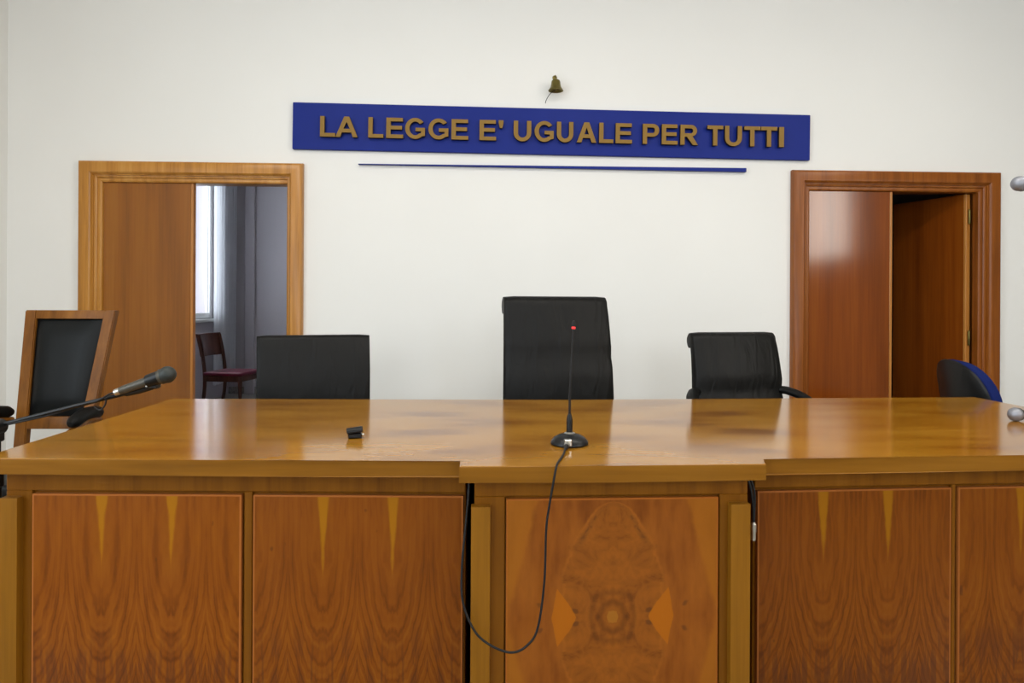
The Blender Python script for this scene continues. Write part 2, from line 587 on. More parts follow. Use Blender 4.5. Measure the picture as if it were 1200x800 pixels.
def window_x(name, X, ya, yb, za, zb):
    """window lying in the plane x = X"""
    w = struct(empty(name, (X, (ya + yb) / 2, za)))
    hw, hh = (yb - ya) / 2, zb - za
    for nme, bx in (('frame_side', (-0.03, 0.03, -hw, -hw + 0.07, 0, hh)), ('frame_side', (-0.03, 0.03, hw - 0.07, hw, 0, hh)),
                    ('frame_rail', (-0.03, 0.03, -hw + 0.07, hw - 0.07, 0, 0.07)), ('frame_rail', (-0.03, 0.03, -hw + 0.07, hw - 0.07, hh - 0.07, hh)),
                    ('mullion', (-0.03, 0.03, -0.05, 0.05, 0.07, hh - 0.07))):
        q = nb()
        box(q, *bx, bevel=0.006)
        obj(nme, q, M['whiteframe'], w)
    for s in (-1, 1):
        q = nb()
        box(q, -0.004, 0.004, min(s * 0.05, s * (hw - 0.07)), max(s * 0.05, s * (hw - 0.07)), 0.07, hh - 0.07)
        obj('pane', q, M['glass'], w, smooth=0)
    return w


wall_with_windows('wall_left', XL - 0.3, XL, YR, YB, ZC, [(-3.4, -1.8, 1.0, 3.2), (-0.6, 1.0, 1.0, 3.2)], M['wall'])
window_x('window_2', XL - 0.24, -0.6, 1.0, 1.0, 3.2)
window_x('window_3', XL - 0.24, -3.4, -1.8, 1.0, 3.2)
wall_with_windows('wall_right', XR, XR + 0.3, YR, YB, ZC, [(-1.8, 0.0, 1.85, 3.25)], M['beigewall'])
window_x('window_4', XR + 0.24, -1.8, 0.0, 1.85, 3.25)
RW = [(-2.2, -0.6), (0.1, 1.7), (2.4, 4.0)]
b = nb()
x = XL - 0.3
for xa, xb in RW:
    box(b, x, xa, YR - 0.3, YR, 0, ZC)
    box(b, xa, xb, YR - 0.3, YR, 0, 1.6)
    box(b, xa, xb, YR - 0.3, YR, 3.4, ZC)
    x = xb
box(b, x, XR + 0.3, YR - 0.3, YR, 0, ZC)
struct(obj('wall_rear', b, M['beigewall'], smooth=0))
for k, (xa, xb) in enumerate(RW):
    w = window_x('window_%d' % (5 + k), 0, -(xb - xa) / 2, (xb - xa) / 2, 1.6, 3.4)
    w.location = ((xa + xb) / 2, YR - 0.24, 1.6)
    w.rotation_euler = (0, 0, PI / 2)

# rooms behind the two doors
BX, BY = -3.35, 9.1
wall_with_windows('wall_back_room_left', BX - 0.3, BX, YB + WT, BY + 0.3, 3.4, [(6.3, 8.62, 1.0, 2.9)], M['greywall'])
b = nb()
box(b, BX, 0.6, BY, BY + 0.3, 0, 3.4)
box(b, BX + 0.21, BX + 0.34, BY - 0.05, BY, 0, 3.4, 0.02, 3)
struct(obj('wall_back_room_end', b, M['greywall'], smooth=0))
b = nb()
box(b, 0.6, 0.8, YB + WT, BY + 0.3, 0, 3.4)
struct(obj('wall_back_room_divider', b, M['greywall'], smooth=0))
b = nb()
box(b, BX - 0.3, XR + 0.3, YB + WT, BY + 0.3, 3.4, 3.5)
struct(obj('ceiling_back_rooms', b, M['ceiling'], smooth=0))
b = nb()
box(b, 0.8, XR + 0.3, 7.2, 7.4, 0, 3.4)
box(b, XR, XR + 0.3, YB + WT, 7.2, 0, 3.4)
struct(obj('wall_dark_room', b, M['greywall'], smooth=0))
window_x('window_1', BX - 0.06, 6.3, 8.62, 1.0, 2.9)
b = nb()
box(b, BX - 0.17, BX + 0.05, 6.2, 8.68, 0.965, 1.0, 0.005)
struct(obj('trim_1', b, M['whiteframe']))
b = nb()
prof = [(0, 0), (0.014, 0), (0.014, 0.07), (0.008, 0.085), (0, 0.085)]
box(b, BX, 0.6, BY - 0.014, BY, 0, 0.09, 0.004)
struct(obj('baseboard_back_room', b, M['floor']))


# ------------------------------------------------------------------ doors
def sweep_frame(bm, prof, x0, x1, z1):
    """mitred U of a closed profile: prof (u outwards from the opening, y)"""
    n = len(prof)
    rows = []
    for k in range(4):
        r = []
        for u, y in prof:
            x = x0 - u if k < 2 else x1 + u
            z = 0.0 if k in (0, 3) else z1 + u
            r.append(bm.verts.new((x, y, z)))
        rows.append(r)
    for a, c in zip(rows, rows[1:]):
        for i in range(n):
            bm.faces.new((a[i], a[(i + 1) % n], c[(i + 1) % n], c[i]))
    bm.faces.new(rows[0])
    bm.faces.new(rows[3][::-1])
    return bm


def door(name, x0, x1, mats, open_deg, hinge_y, stop_shift):
    d = struct(empty(name, ((x0 + x1) / 2, YB, 0)))
    cx = (x0 + x1) / 2
    hx = (x1 - x0) / 2
    frame_m, leaf_m, stile_m = mats
    q = nb()
    sweep_frame(q, [(0.0, -0.032), (0.006, -0.044), (0.014, -0.05), (0.068, -0.05), (0.08, -0.044), (0.085, -0.03), (0.085, 0.0), (0.0, 0.0)], -hx, hx, DZ)
    obj('architrave', q, frame_m, d)
    q = nb()
    sweep_frame(q, [(0.0, -0.031), (0.0, WT + 0.01), (-0.02, WT + 0.01), (-0.02, -0.012), (-0.014, -0.018), (-0.006, -0.02), (-0.004, -0.031)], -hx, hx, DZ)
    obj('jamb', q, frame_m, d)
    q = nb()
    sweep_frame(q, [(-0.02, -0.006), (-0.036, -0.006), (-0.044, 0.0), (-0.046, 0.012), (-0.046, 0.05), (-0.02, 0.05)], -hx, hx + stop_shift, DZ)
    obj('door_stop', q, frame_m, d)
    q = nb()
    sweep_frame(q, [(0.0, WT), (0.085, WT), (0.085, WT + 0.03), (0.0, WT + 0.03)], -hx, hx, DZ)
    obj('rear_architrave', q, frame_m, d)
    # closed left leaf
    lw = hx - 0.046
    q = nb()
    box(q, -hx + 0.046, -0.022, 0.014, 0.05, 0.008, DZ - 0.046, 0.002)
    lf = obj('door_leaf', q, leaf_m, d)
    q = nb()
    box(q, -0.022, -0.004, 0.01, 0.052, 0.008, DZ - 0.046, 0.003)
    obj('leaf_edge', q, stile_m, lf)
    # open right leaf, local hinge on the right jamb
    Rm = Matrix.Translation((hx - 0.052 + stop_shift * 2.2, hinge_y, 0)) @ Matrix.Rotation(-math.radians(open_deg), 4, 'Z')
    q = nb()
    box(q, -lw + 0.01, -0.03, -0.036, 0.0, 0.008, DZ - 0.05, 0.002, M4=Rm)
    l2 = obj('door_leaf', q, leaf_m, d)
    q = nb()
    box(q, -0.03, -0.012, -0.039, 0.002, 0.008, DZ - 0.05, 0.002, M4=Rm)
    obj('leaf_edge', q, stile_m, l2)
    for hz in (1.83, 1.0, 0.25):
        q = nb()
        T = Matrix.Translation(Rm @ Vector((-0.002, -0.02, hz - 0.045)))
        lathe(q, [(0.0, -0.008), (0.004, -0.006), (0.007, 0.0), (0.007, 0.09), (0.004, 0.096), (0.0, 0.098)], 10, T)
        obj('hinge', q, M['brass'], l2)
    return d, lf


dl, leafl = door('door_1', *D1, (M['trim_l'], M['leaf_l'], M['stile']), 112, WT + 0.08, 0.042)
dr, leafr = door('door_2', *D2, (M['trim_r'], M['leaf_r'], M['stile']), 70, 0.05, 0.0)

# sheer curtain beside the back-room window
b = nb()
ny, nz_ = 60, 2
rows = []
for k in range(nz_ + 1):
    zz = 0.2 + (2.95 - 0.2) * k / nz_
    rows.append([b.verts.new((BX + 0.1 + 0.022 * math.sin(i * 0.95) + 0.008 * math.sin(i * 2.3 + k), 8.34 + 0.7 * i / ny, zz)) for i in range(ny + 1)])
for a, c in zip(rows, rows[1:]):
    for i in range(ny):
        b.faces.new((a[i], a[i + 1], c[i + 1], c[i]))
cu = empty('window_curtain', (0, 0, 0))
obj('curtain_sheet', b, M['curtain'], cu, smooth=180)
b = nb()
tube(b, [(BX + 0.1, 6.1, 2.97), (BX + 0.1, 9.04, 2.97)], 0.012, 10)
for yy in (6.2, 9.02):
    tube(b, [(BX, yy, 2.97), (BX + 0.1, yy, 2.97)], 0.008, 8)
obj('curtain_rod', b, M['whiteframe'], cu)
tag(cu, 'white sheer curtain hanging beside the bright window of the room behind the left door', 'curtain')

# ------------------------------------------------------------------ judges' bench
TZ = 0.80
TB = 0.755
bench = tag(empty('judges_bench', (0.45, 2.5, 0)), 'long walnut veneered judges bench with projecting middle section in the foreground', 'bench')


def badd(name, bm, mat, loc=(0, 0, 0), rz=0.0, smooth=27):
    o = obj(name, bm, mat, bench, smooth)
    o.location = Vector(loc) - Vector(bench.location)
    o.rotation_euler = (0, 0, rz)
    return o


TOP = [(-1.374, 3.063), (-1.386, 1.93), (-0.72, 1.897), (-0.061, 1.876), (-0.065, 1.811), (0.35, 1.812), (0.766, 1.824), (0.779, 1.884), (1.565, 1.919), (2.315, 1.958),
       (2.294, 3.107), (0.35, 3.022)]
b = nb()
prism(b, TOP, 'z', TB, TZ, 0.0035, 2)
to = badd('tabletop', b, [M['top'], M['edge']], smooth=0)
for p in to.data.polygons:
    p.material_index = 0 if p.normal.z > 0.9 else 1


class Wing:
    """front plane of one section: u along the front edge, v into the bench"""
    def __init__(self, p0, p1):
        self.p0 = Vector((p0[0], p0[1], 0))
        self.a = math.atan2(p1[1] - p0[1], p1[0] - p0[0])

    def at(self, u, v, z):
        c, s = math.cos(self.a), math.sin(self.a)
        return (self.p0.x + u * c - v * s, self.p0.y + u * s + v * c, z)

    def add(self, name, bm, mat, u, v, z, smooth=27):
        return badd(name, bm, mat, self.at(u, v, z), self.a, smooth)


WL = Wing((-1.386, 1.93), (-0.061, 1.876))
WC = Wing((-0.065, 1.811), (0.766, 1.824))
WR = Wing((0.779, 1.884), (1.565, 1.919))


def carcass(W, u0, u1, v0, depth):
    q = nb()
    box(q, 0, u1 - u0, 0, depth, 0, TB, 0.002)
    W.add('cabinet_body', q, M['frame'], u0, v0, 0)


def pilaster(W, u0, u1, v, ztop, proud):
    q = nb()
    box(q, 0, u1 - u0, 0, proud, 0, ztop, 0.004, 2)
    W.add('pilaster', q, M['pilaster'], u0, v - proud, 0)


def panel(W, u0, u1, v, ztop, proud, mat):
    q = nb()
    box(q, 0, u1 - u0, 0, proud, -(ztop - 0.06), 0, 0.0025, 2)
    W.add('panel', q, mat, u0, v - proud, ztop)


carcass(WL, 0.038, 1.334, 0.065, 0.62)
carcass(WC, 0.041, 0.798, 0.055, 0.62)
carcass(WR, 0.004, 1.50, 0.065, 0.62)
pilaster(WL, 0.036, 0.086, 0.065, 0.682, 0.036)
pilaster(WC, 0.032, 0.084, 0.055, 0.686, 0.036)
pilaster(WC, 0.742, 0.797, 0.055, 0.686, 0.036)
pilaster(WR, 1.44, 1.495, 0.065, 0.682, 0.036)


def framing(W, v, ztop, u0, u1, stiles):
    """rails and stiles standing a little proud round the panels, with a shadow gap"""
    for z0, z1 in ((ztop, TB), (0.0, 0.055)):
        q = nb()
        box(q, 0, u1 - u0, 0, 0.012, z0, z1, 0.002)
        W.add('rail', q, M['frame_x'], u0, v - 0.012, 0)
    for a, c in stiles:
        q = nb()
        box(q, 0, c - a, 0, 0.012, 0.055, ztop, 0.002)
        W.add('stile', q, M['frame'], a, v - 0.012, 0)


framing(WL, 0.065, 0.697, 0.038, 1.334, ((0.038, 0.1115), (0.7095, 0.733)))
framing(WC, 0.055, 0.707, 0.041, 0.798, ((0.041, 0.124), (0.7185, 0.798)))
framing(WR, 0.065, 0.703, 0.004, 1.50, ((0.606, 0.6195), (1.218, 1.50)))
panel(WL, 0.115, 0.704, 0.065, 0.690, 0.018, veneer_panel('flame_veneer', 0.589, 1.3))
panel(WL, 0.737, 1.328, 0.065, 0.690, 0.018, veneer_panel('flame_veneer_second', 0.591, 4.7, 0.96))
panel(WC, 0.127, 0.714, 0.055, 0.701, 0.016, burl_panel('burl_veneer', 0.587, 0.325))
panel(WR, 0.010, 0.601, 0.065, 0.696, 0.018, veneer_panel('flame_veneer_third', 0.591, 8.1, 0.9))
panel(WR, 0.623, 1.214, 0.065, 0.696, 0.018, veneer_panel('flame_veneer_fourth', 0.591, 12.6, 0.9))

# ------------------------------------------------------------------ sign with raised letters
SGX, SGZ = -1.247, 2.516
SL, SH = 3.412, 0.303
sign = empty('wall_sign', (SGX, YB, SGZ))
sign.rotation_euler = (0, 0.0083, 0)
tag(sign, 'long blue sign with raised bronze lettering high on the white wall', 'sign')
b = nb()
box(b, 0, SL, -0.03, 0.0, -SH, 0, 0.003)
board = obj('sign_board', b, M['sign'], sign)


def arc(cx, cy, rx, ry, a0, a1, n=14):
    return [(cx + rx * math.cos(math.radians(a0 + (a1 - a0) * i / n)), cy + ry * math.sin(math.radians(a0 + (a1 - a0) * i / n))) for i in range(n + 1)]


def glyph(ch, w):
    s, t = 0.205, 0.17
    if ch == 'L':
        return [[(0, 0), (w, 0), (w, t), (s, t), (s, 1), (0, 1)]]
    if ch == 'I':
        return [[(0, 0), (w, 0), (w, 1), (0, 1)]]
    if ch == 'T':
        m = w / 2
        return [[(m - s / 2, 0), (m + s / 2, 0), (m + s / 2, 1 - t), (w, 1 - t), (w, 1), (0, 1), (0, 1 - t), (m - s / 2, 1 - t)]]
    if ch == 'E':
        return [[(0, 0), (w, 0), (w, t), (s, t), (s, 0.43), (w - 0.06, 0.43), (w - 0.06, 0.6), (s, 0.6), (s, 1 - t), (w - 0.02, 1 - t), (w - 0.02, 1), (0, 1)]]
    if ch == "'":
        return [[(0.06, 0.62), (w - 0.06, 0.62), (w, 0.86), (w, 1), (0, 1), (0, 0.86)]]
    if ch == 'A':
        m = w / 2
        k = 0.228
        return [[(0, 0), (0.22, 0), (0.3, 0.228), (w - 0.3, 0.228), (w - 0.22, 0), (w, 0), (m + 0.12, 1), (m - 0.12, 1)],
                [(0.365, 0.395), (m, 0.765), (w - 0.365, 0.395)]]
    if ch == 'U':
        m = w / 2
        return [[(0, 1)] + arc(m, 0.39, m, 0.405, 180, 360) + [(w, 1), (w - s, 1)] + arc(m, 0.39, m - s, 0.23, 360, 180) + [(s, 1)]]
    if ch == 'P':
        r = 0.3
        return [[(0, 0), (s, 0), (s, 0.37)] + arc(w - 0.31, 0.685, 0.31, 0.315, -90, 90) + [(0, 1)],
                [(s, 0.54), (s, 0.83)] + arc(w - 0.33, 0.685, 0.12, 0.145, 90, -90)]
    if ch == 'R':
        return [[(0, 0), (s, 0), (s, 0.41), (w - 0.56, 0.41), (w - 0.25, 0), (w, 0), (w - 0.27, 0.41)] + arc(w - 0.35, 0.71, 0.3, 0.29, -72, 90) + [(0, 1)],
                [(s, 0.57), (s, 0.83)] + arc(w - 0.36, 0.7, 0.12, 0.13, 90, -90)]
    if ch == 'G':
        m = w / 2
        o = arc(m, 0.5, m, 0.515, 38, 312, 30)
        i = arc(m, 0.5, m - 0.2, 0.345, 312, 42, 26)
        return [o + [(w - 0.02, 0.14), (w - 0.02, 0.53), (m + 0.02, 0.53), (m + 0.02, 0.365), (w - 0.2, 0.365), (w - 0.2, 0.25)] + i]
    raise KeyError(ch)


LET = [('L', 376, 393), ('A', 393.7, 418.5), ('L', 431, 448), ('E', 451.6, 470.7), ('G', 473.3, 496.2), ('G', 500, 523.2), ('E', 526.6, 545.7),
       ('E', 559, 578), ("'", 581.2, 586.4), ('U', 598.7, 618.8), ('G', 623, 645.5), ('U', 649, 668), ('A', 672.5, 695), ('L', 698.6, 715), ('E', 718, 737),
       ('P', 750, 769), ('E', 772.5, 791), ('R', 794.5, 815), ('T', 826.5, 845), ('U', 847.5, 867.4), ('T', 870.5, 889.5), ('T', 890.5, 909.6), ('I', 912.2, 917.8)]
LZ0 = -0.225                                   # baseline below the top edge of the board
LH = 0.13


def letter(ch, x0, x1):
    h = LH
    w = (x1 - x0) / h
    cu_ = bpy.data.curves.new('letter', 'CURVE')
    cu_.dimensions = '2D'
    cu_.fill_mode = 'BOTH'
    cu_.extrude = 0.011
    cu_.bevel_depth = 0.0012
    for pts in glyph(ch, w):
        sp = cu_.splines.new('POLY')
        sp.points.add(len(pts) - 1)
        for p, (px, pz) in zip(sp.points, pts):
            p.co = (px * h, pz * h, 0, 1)
        sp.use_cyclic_u = True
    tmp = bpy.data.objects.new('tmp', cu_)
    COL.objects.link(tmp)
    dg = bpy.context.evaluated_depsgraph_get()
    me = bpy.data.meshes.new_from_object(tmp.evaluated_get(dg))
    bpy.data.objects.remove(tmp)
    me.transform(Matrix.Rotation(PI / 2, 4, 'X'))
    me.materials.clear()
    o = obj('letter', me, [M['letter'], M['letter_edge']], sign, 30)
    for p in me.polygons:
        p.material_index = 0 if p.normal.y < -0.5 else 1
    # two little stand-off pins hold the letter clear of the board
    o.location = (x0, -0.052, LZ0)
    return o


for ch, a, c in LET:
    X0 = -1.062 + (a - 376) * 3.034 / (917.8 - 376)
    X1 = -1.062 + (c - 376) * 3.034 / (917.8 - 376)
    letter(ch, X0 - SGX, X1 - SGX)

# slim blue ledge under the sign
b = nb()
x0, x1 = -0.826, 1.733
vs = [b.verts.new(p) for p in ((x0, -0.03, -0.002), (x0, 0, -0.002), (x0, 0, 0.001), (x0, -0.03, 0.001),
                               (x1, -0.03, -0.019), (x1, 0, -0.019), (x1, 0, 0.006), (x1, -0.03, 0.006))]
for f in ((0, 1, 2, 3), (4, 7, 6, 5), (0, 4, 5, 1), (1, 5, 6, 2), (2, 6, 7, 3), (3, 7, 4, 0)):
    b.faces.new([vs[i] for i in f])
tag(obj('wall_strip', b, M['sign'], None, 0, (0, YB, 2.122)), 'thin blue strip on the white wall just below the blue sign', 'strip')

# ------------------------------------------------------------------ bell
bell = tag(empty('wall_bell', (0.455, YB, 2.604)), 'small brass bell on the white wall above the blue sign', 'bell')
BYO = -0.075
b = nb()
lathe(b, [(r * 1.06, h * 0.86) for r, h in ((0.0, 0.085), (0.014, 0.086), (0.023, 0.08), (0.027, 0.07), (0.029, 0.045), (0.033, 0.028), (0.040, 0.014), (0.046, 0.004), (0.046, 0.0), (0.042, 0.0),
          (0.034, 0.014), (0.027, 0.03), (0.02, 0.06), (0.0, 0.07))], 28, Matrix.Translation((0, BYO, 0)))
obj('bell_body', b, M['brass'], bell, 50)
b = nb()
tube(b, spline([(0, 0, 0.11), (0, -0.04, 0.112), (0, -0.07, 0.095), (0, BYO, 0.07)], 6), 0.0035, 8)
lathe(b, [(0.0, 0.0), (0.016, 0.0), (0.014, 0.006), (0.0, 0.008)], 14, Matrix.Translation((0, 0.0, 0.11)) @ Matrix.Rotation(PI / 2, 4, 'X'))
obj('bracket', b, M['brass'], bell)
b = nb()
tube(b, [(0, BYO, 0.07), (0, BYO, 0.012)], 0.003, 8)
lathe(b, [(0, -0.009), (0.006, -0.006), (0.009, 0), (0.006, 0.006), (0, 0.009)], 12, Matrix.Translation((0, BYO, 0.008)))
obj('clapper', b, M['brass'], bell)
b = nb()
tube(b, spline([(0, BYO, 0.002), (-0.02, BYO, -0.004), (-0.045, BYO, -0.03), (-0.062, BYO + 0.01, -0.06), (-0.066, BYO + 0.015, -0.078)], 6), 0.0022, 6)
obj('pull_cord', b, M['rubber'], bell)


# ------------------------------------------------------------------ office chairs
def star_base(root):
    for k in range(5):
        a = 2 * PI * k / 5 + 0.3
        c, s = math.cos(a), math.sin(a)
        q = nb()
        tube(q, [(0.03 * c, 0.03 * s, 0.11), (0.16 * c, 0.16 * s, 0.105), (0.29 * c, 0.29 * s, 0.085)], [0.026, 0.022, 0.016], 8)
        leg = obj('base_leg', q, M['plastic'], root)
        q = nb()
        T = Matrix.Translation((0.29 * c, 0.29 * s, 0.03)) @ Matrix.Rotation(a, 4, 'Z') @ Matrix.Rotation(PI / 2, 4, 'X')
        lathe(q, [(0.0, -0.024), (0.026, -0.024), (0.03, -0.018), (0.03, 0.018), (0.026, 0.024), (0.0, 0.024)], 16, T)
        lathe(q, [(0.0, 0.0), (0.008, 0.0), (0.008, 0.04), (0.0, 0.04)], 8, Matrix.Translation((0.29 * c, 0.29 * s, 0.045)))
        obj('caster', q, M['plastic'], leg)
    q = nb()
    lathe(q, [(0.0, 0.09), (0.034, 0.09), (0.034, 0.24), (0.02, 0.245), (0.02, 0.42), (0.0, 0.42)], 18)
    obj('gas_column', q, M['plastic'], root)


def padded(bm, profile, w0, w1, nrow=7, crown=0.02, tilt=0.0, edge=0.03):
    """loft of a closed side profile (y, z) across the width with rounded sides; w0/w1 half widths at the bottom and the top"""
    z0 = min(p[1] for p in profile)
    z1 = max(p[1] for p in profile)
    cy = sum(p[0] for p in profile) / len(profile)
    rows = []
    ts = [-1.0, -0.985, -0.93, -0.8, -0.4, 0.0, 0.4, 0.8, 0.93, 0.985, 1.0]
    for t in ts:
        r = []
        sh = max(0.0, (abs(t) - 0.8) / 0.2)
        pin = math.sqrt(max(0.0, 1 - sh * sh))
        pin = 0.8 + 0.2 * pin
        for y, z in profile:
            f = (z - z0) / (z1 - z0)
            hw = w0 + (w1 - w0) * f
            # thickness shrinks towards the sides around the local middle line
            my = mid_y(profile, z)
            r.append(bm.verts.new((t * hw, my + (y - my) * pin - crown * (1 - t * t) * (1 if y < my else 0.3), z - 0.004 * sh * (1 if f > 0.97 else 0))))
        rows.append(r)
    n = len(profile)
    for a, c in zip(rows, rows[1:]):
        for i in range(n):
            bm.faces.new((a[i], a[(i + 1) % n], c[(i + 1) % n], c[i]))
    bm.faces.new(rows[0])
    bm.faces.new(rows[-1][::-1])
    return bm


def mid_y(profile, z):
    ys = []
    n = len(profile)
    for i in range(n):
        (ya, za), (yb, zb) = profile[i], profile[(i + 1) % n]
        if (za - z) * (zb - z) <= 0 and abs(za - zb) > 1e-9:
            ys.append(ya + (yb - ya) * (z - za) / (zb - za))
    return (min(ys) + max(ys)) / 2 if ys else profile[0][0]


def scroll_profile(z0, z1, lean, thick, roll, zmid=None, bulge=0.02):
    """front face from z0 to z1 leaning back, scroll over the top, then down the rear; local y grows backwards"""
    front = []
    n = 14
    for i in range(n + 1):
        f = i / n
        z = z0 + (z1 - roll - z0) * f
        y = lean * f * f - bulge * math.sin(PI * f)
        if zmid and abs(z - zmid) < 0.027:
            y += 0.012
        front.append((y, z))
    cy, cz = front[-1][0] + roll, z1 - roll
    top = [(cy + roll * math.cos(math.radians(a)), cz + roll * math.sin(math.radians(a))) for a in (160, 140, 115, 90, 65, 40, 15, -10, -40, -65)]
    back = []
    zb1 = cz - roll * 0.9
    for i in range(n + 1):
        f = 1 - i / n
        z = z0 + (zb1 - z0) * f
        yf = lean * ((z - z0) / (z1 - roll - z0)) ** 2
        back.append((yf + thick, z))
    return front + top + back


def office_chair(name, label, loc, rz, w0, w1, z1, prof, arms, crown=0.02):
    root = tag(empty(name, loc, rz), label, 'chair')
    q = nb()
    padded(q, prof, w0, w1, crown=crown)
    obj('backrest', q, M['creased'], root, 60)
    q = nb()
    box(q, -w0 + 0.01, w0 - 0.01, -0.43, 0.05, 0.43, 0.53, 0.035, 4)
    obj('seat', q, M['leather'], root, 60)
    q = nb()
    box(q, -0.05, 0.05, 0.06, 0.1, 0.38, 0.62, 0.01)
    box(q, -0.05, 0.05, -0.28, 0.1, 0.38, 0.42, 0.01)
    obj('back_support', q, M['plastic'], root)
    star_base(root)
    if arms:
        az, splay = arms
        for s in (-1, 1):
            q = nb()
            pts = [(s * (w0 - 0.01), 0.02, az + 0.012), (s * (w0 + 0.015), -0.01, az + 0.008), (s * (w0 + splay * 0.7), -0.07, az - 0.012), (s * (w0 + splay), -0.17, az - 0.055), (s * (w0 + splay), -0.29, az - 0.10),
                   (s * (w0 + splay * 0.7), -0.31, az - 0.20), (s * (w0 + 0.015), -0.24, 0.47)]
            tube(q, spline(pts, 6), 0.02, 10, 1.5)
            obj('armrest', q, M['leather'], root, 60)
    return root


# middle chair: tall, scrolled top
office_chair('office_chair', 'tall black leather executive chair with scrolled top in the middle of the bench', (0.370, 3.32, 0), 0.17, 0.282, 0.264, 1.262,
             scroll_profile(0.5, 1.262, 0.06, 0.042, 0.046, 0.98), (0.66, 0.06))
# right chair: lower, scrolled top, arms showing
office_chair('office_chair', 'low black leather chair with scrolled top and armrests at the right of the bench', (1.28, 3.36, 0), 0.17, 0.246, 0.23, 1.085,
             scroll_profile(0.5, 1.085, 0.05, 0.042, 0.042, 0.79), (0.782, 0.07))
# left chair: flat square back
flat = [(-0.02, 0.5), (-0.035, 0.7), (-0.02, 0.9), (0.018, 1.045), (0.026, 1.062), (0.04, 1.066), (0.056, 1.06), (0.062, 1.045), (0.045, 0.9), (0.03, 0.7), (0.03, 0.5)]
office_chair('office_chair', 'low black leather chair with plain square back in front of the left doorway', (-0.826, 3.36, 0), 0.28, 0.262, 0.266, 1.066, flat, None, 0.006)

# ------------------------------------------------------------------ wooden armchair at the left
wc = tag(empty('wooden_armchair', (-1.98, 3.22, 0)), 'wooden armchair with black leather back panel and black arm pads at the far left', 'chair')


def lean_y(z):
    return 0.0 + (z - 0.45) * 0.19


def bar(bm, p, q, wx, wy):
    """square bar from p to q (mostly vertical), half sizes wx, wy"""
    p, q = Vector(p), Vector(q)
    lo = [bm.verts.new(p + Vector((sx * wx, sy * wy, 0))) for sx, sy in ((-1, -1), (1, -1), (1, 1), (-1, 1))]
    hi = [bm.verts.new(q + Vector((sx * wx, sy * wy, 0))) for sx, sy in ((-1, -1), (1, -1), (1, 1), (-1, 1))]
    bm.faces.new(lo[::-1])
    bm.faces.new(hi)
    es = []
    for i in range(4):
        f = bm.faces.new((lo[i], lo[(i + 1) % 4], hi[(i + 1) % 4], hi[i]))
    bmesh.ops.bevel(bm, geom=[e for e in bm.edges if all(v in lo or v in hi for v in e.verts)], offset=0.004, segments=2, affect='EDGES')
    return bm


ZT = 1.182
TL, TRr = -0.205, 0.215         # half-widths at the top, outer edges
BL, BR = -0.185, 0.165          # at the lower rail
ZB = 0.69


def side_x(z, left):
    f = (z - ZB) / (ZT - ZB)
    return (BL + (TL - BL) * f) if left else (BR + (TRr - BR) * f)


for left in (True, False):
    s = 1 if left else -1
    q = nb()
    bar(q, (side_x(0.45, left) + s * 0.026, lean_y(0.45), 0.45), (side_x(ZT, left) + s * 0.026, lean_y(ZT), ZT), 0.026, 0.02)
    obj('back_post', q, M['chairwood'], wc)
    q = nb()
    bar(q, (side_x(0.45, left) + s * 0.022, 0.06, 0.0), (side_x(0.45, left) + s * 0.026, lean_y(0.45), 0.45), 0.022, 0.022)
    obj('rear_leg', q, M['chairwood'], wc)
q = nb()
prism(q, [(TL + 0.05, ZT - 0.04), (TRr - 0.05, ZT - 0.04), (TRr - 0.05, ZT), (TL + 0.05, ZT)], 'y', -0.018, 0.018, 0.003)
for v in q.verts:
    v.co.y += lean_y(v.co.z)
obj('top_rail', q, M['chairwood'], wc)
q = nb()
prism(q, [(side_x(0.64, 1) + 0.05, 0.635), (side_x(0.64, 0) - 0.05, 0.635), (side_x(0.69, 0) - 0.05, 0.69), (side_x(0.69, 1) + 0.05, 0.69)], 'y', -0.018, 0.018, 0.003)
for v in q.verts:
    v.co.y += lean_y(v.co.z)
obj('lower_rail', q, M['chairwood'], wc)
# leather panel, gently crowned
q = nb()
N = 10
grid = []
for j in range(N + 1):
    z = 0.69 + (ZT - 0.04 - 0.69) * j / N
    row = []
    for i in range(N + 1):
        a, c = side_x(z, 1) + 0.05, side_x(z, 0) - 0.05
        u, v = i / N * 2 - 1, j / N * 2 - 1
        crown = 0.03 * (1 - u ** 6) * (1 - v ** 6)
        row.append(q.verts.new((a + (c - a) * i / N, lean_y(z) - 0.004 - crown, z)))
    grid.append(row)
for j in range(N):
    for i in range(N):
        q.faces.new((grid[j][i], grid[j][i + 1], grid[j + 1][i + 1], grid[j + 1][i]))
ret = bmesh.ops.extrude_face_region(q, geom=list(q.faces))
for e in ret['geom']:
    if isinstance(e, bmesh.types.BMVert):
        e.co.y = lean_y(e.co.z) + 0.012
obj('back_cushion', q, M['leather_blue'], wc, 50)
q = nb()
box(q, -0.2, 0.2, -0.42, 0.02, 0.43, 0.49, 0.02, 3)
obj('seat_cushion', q, M['leather_blue'], wc, 50)
q = nb()
box(q, -0.21, 0.21, -0.43, 0.0, 0.37, 0.43, 0.004)
obj('seat_frame', q, M['chairwood'], wc)
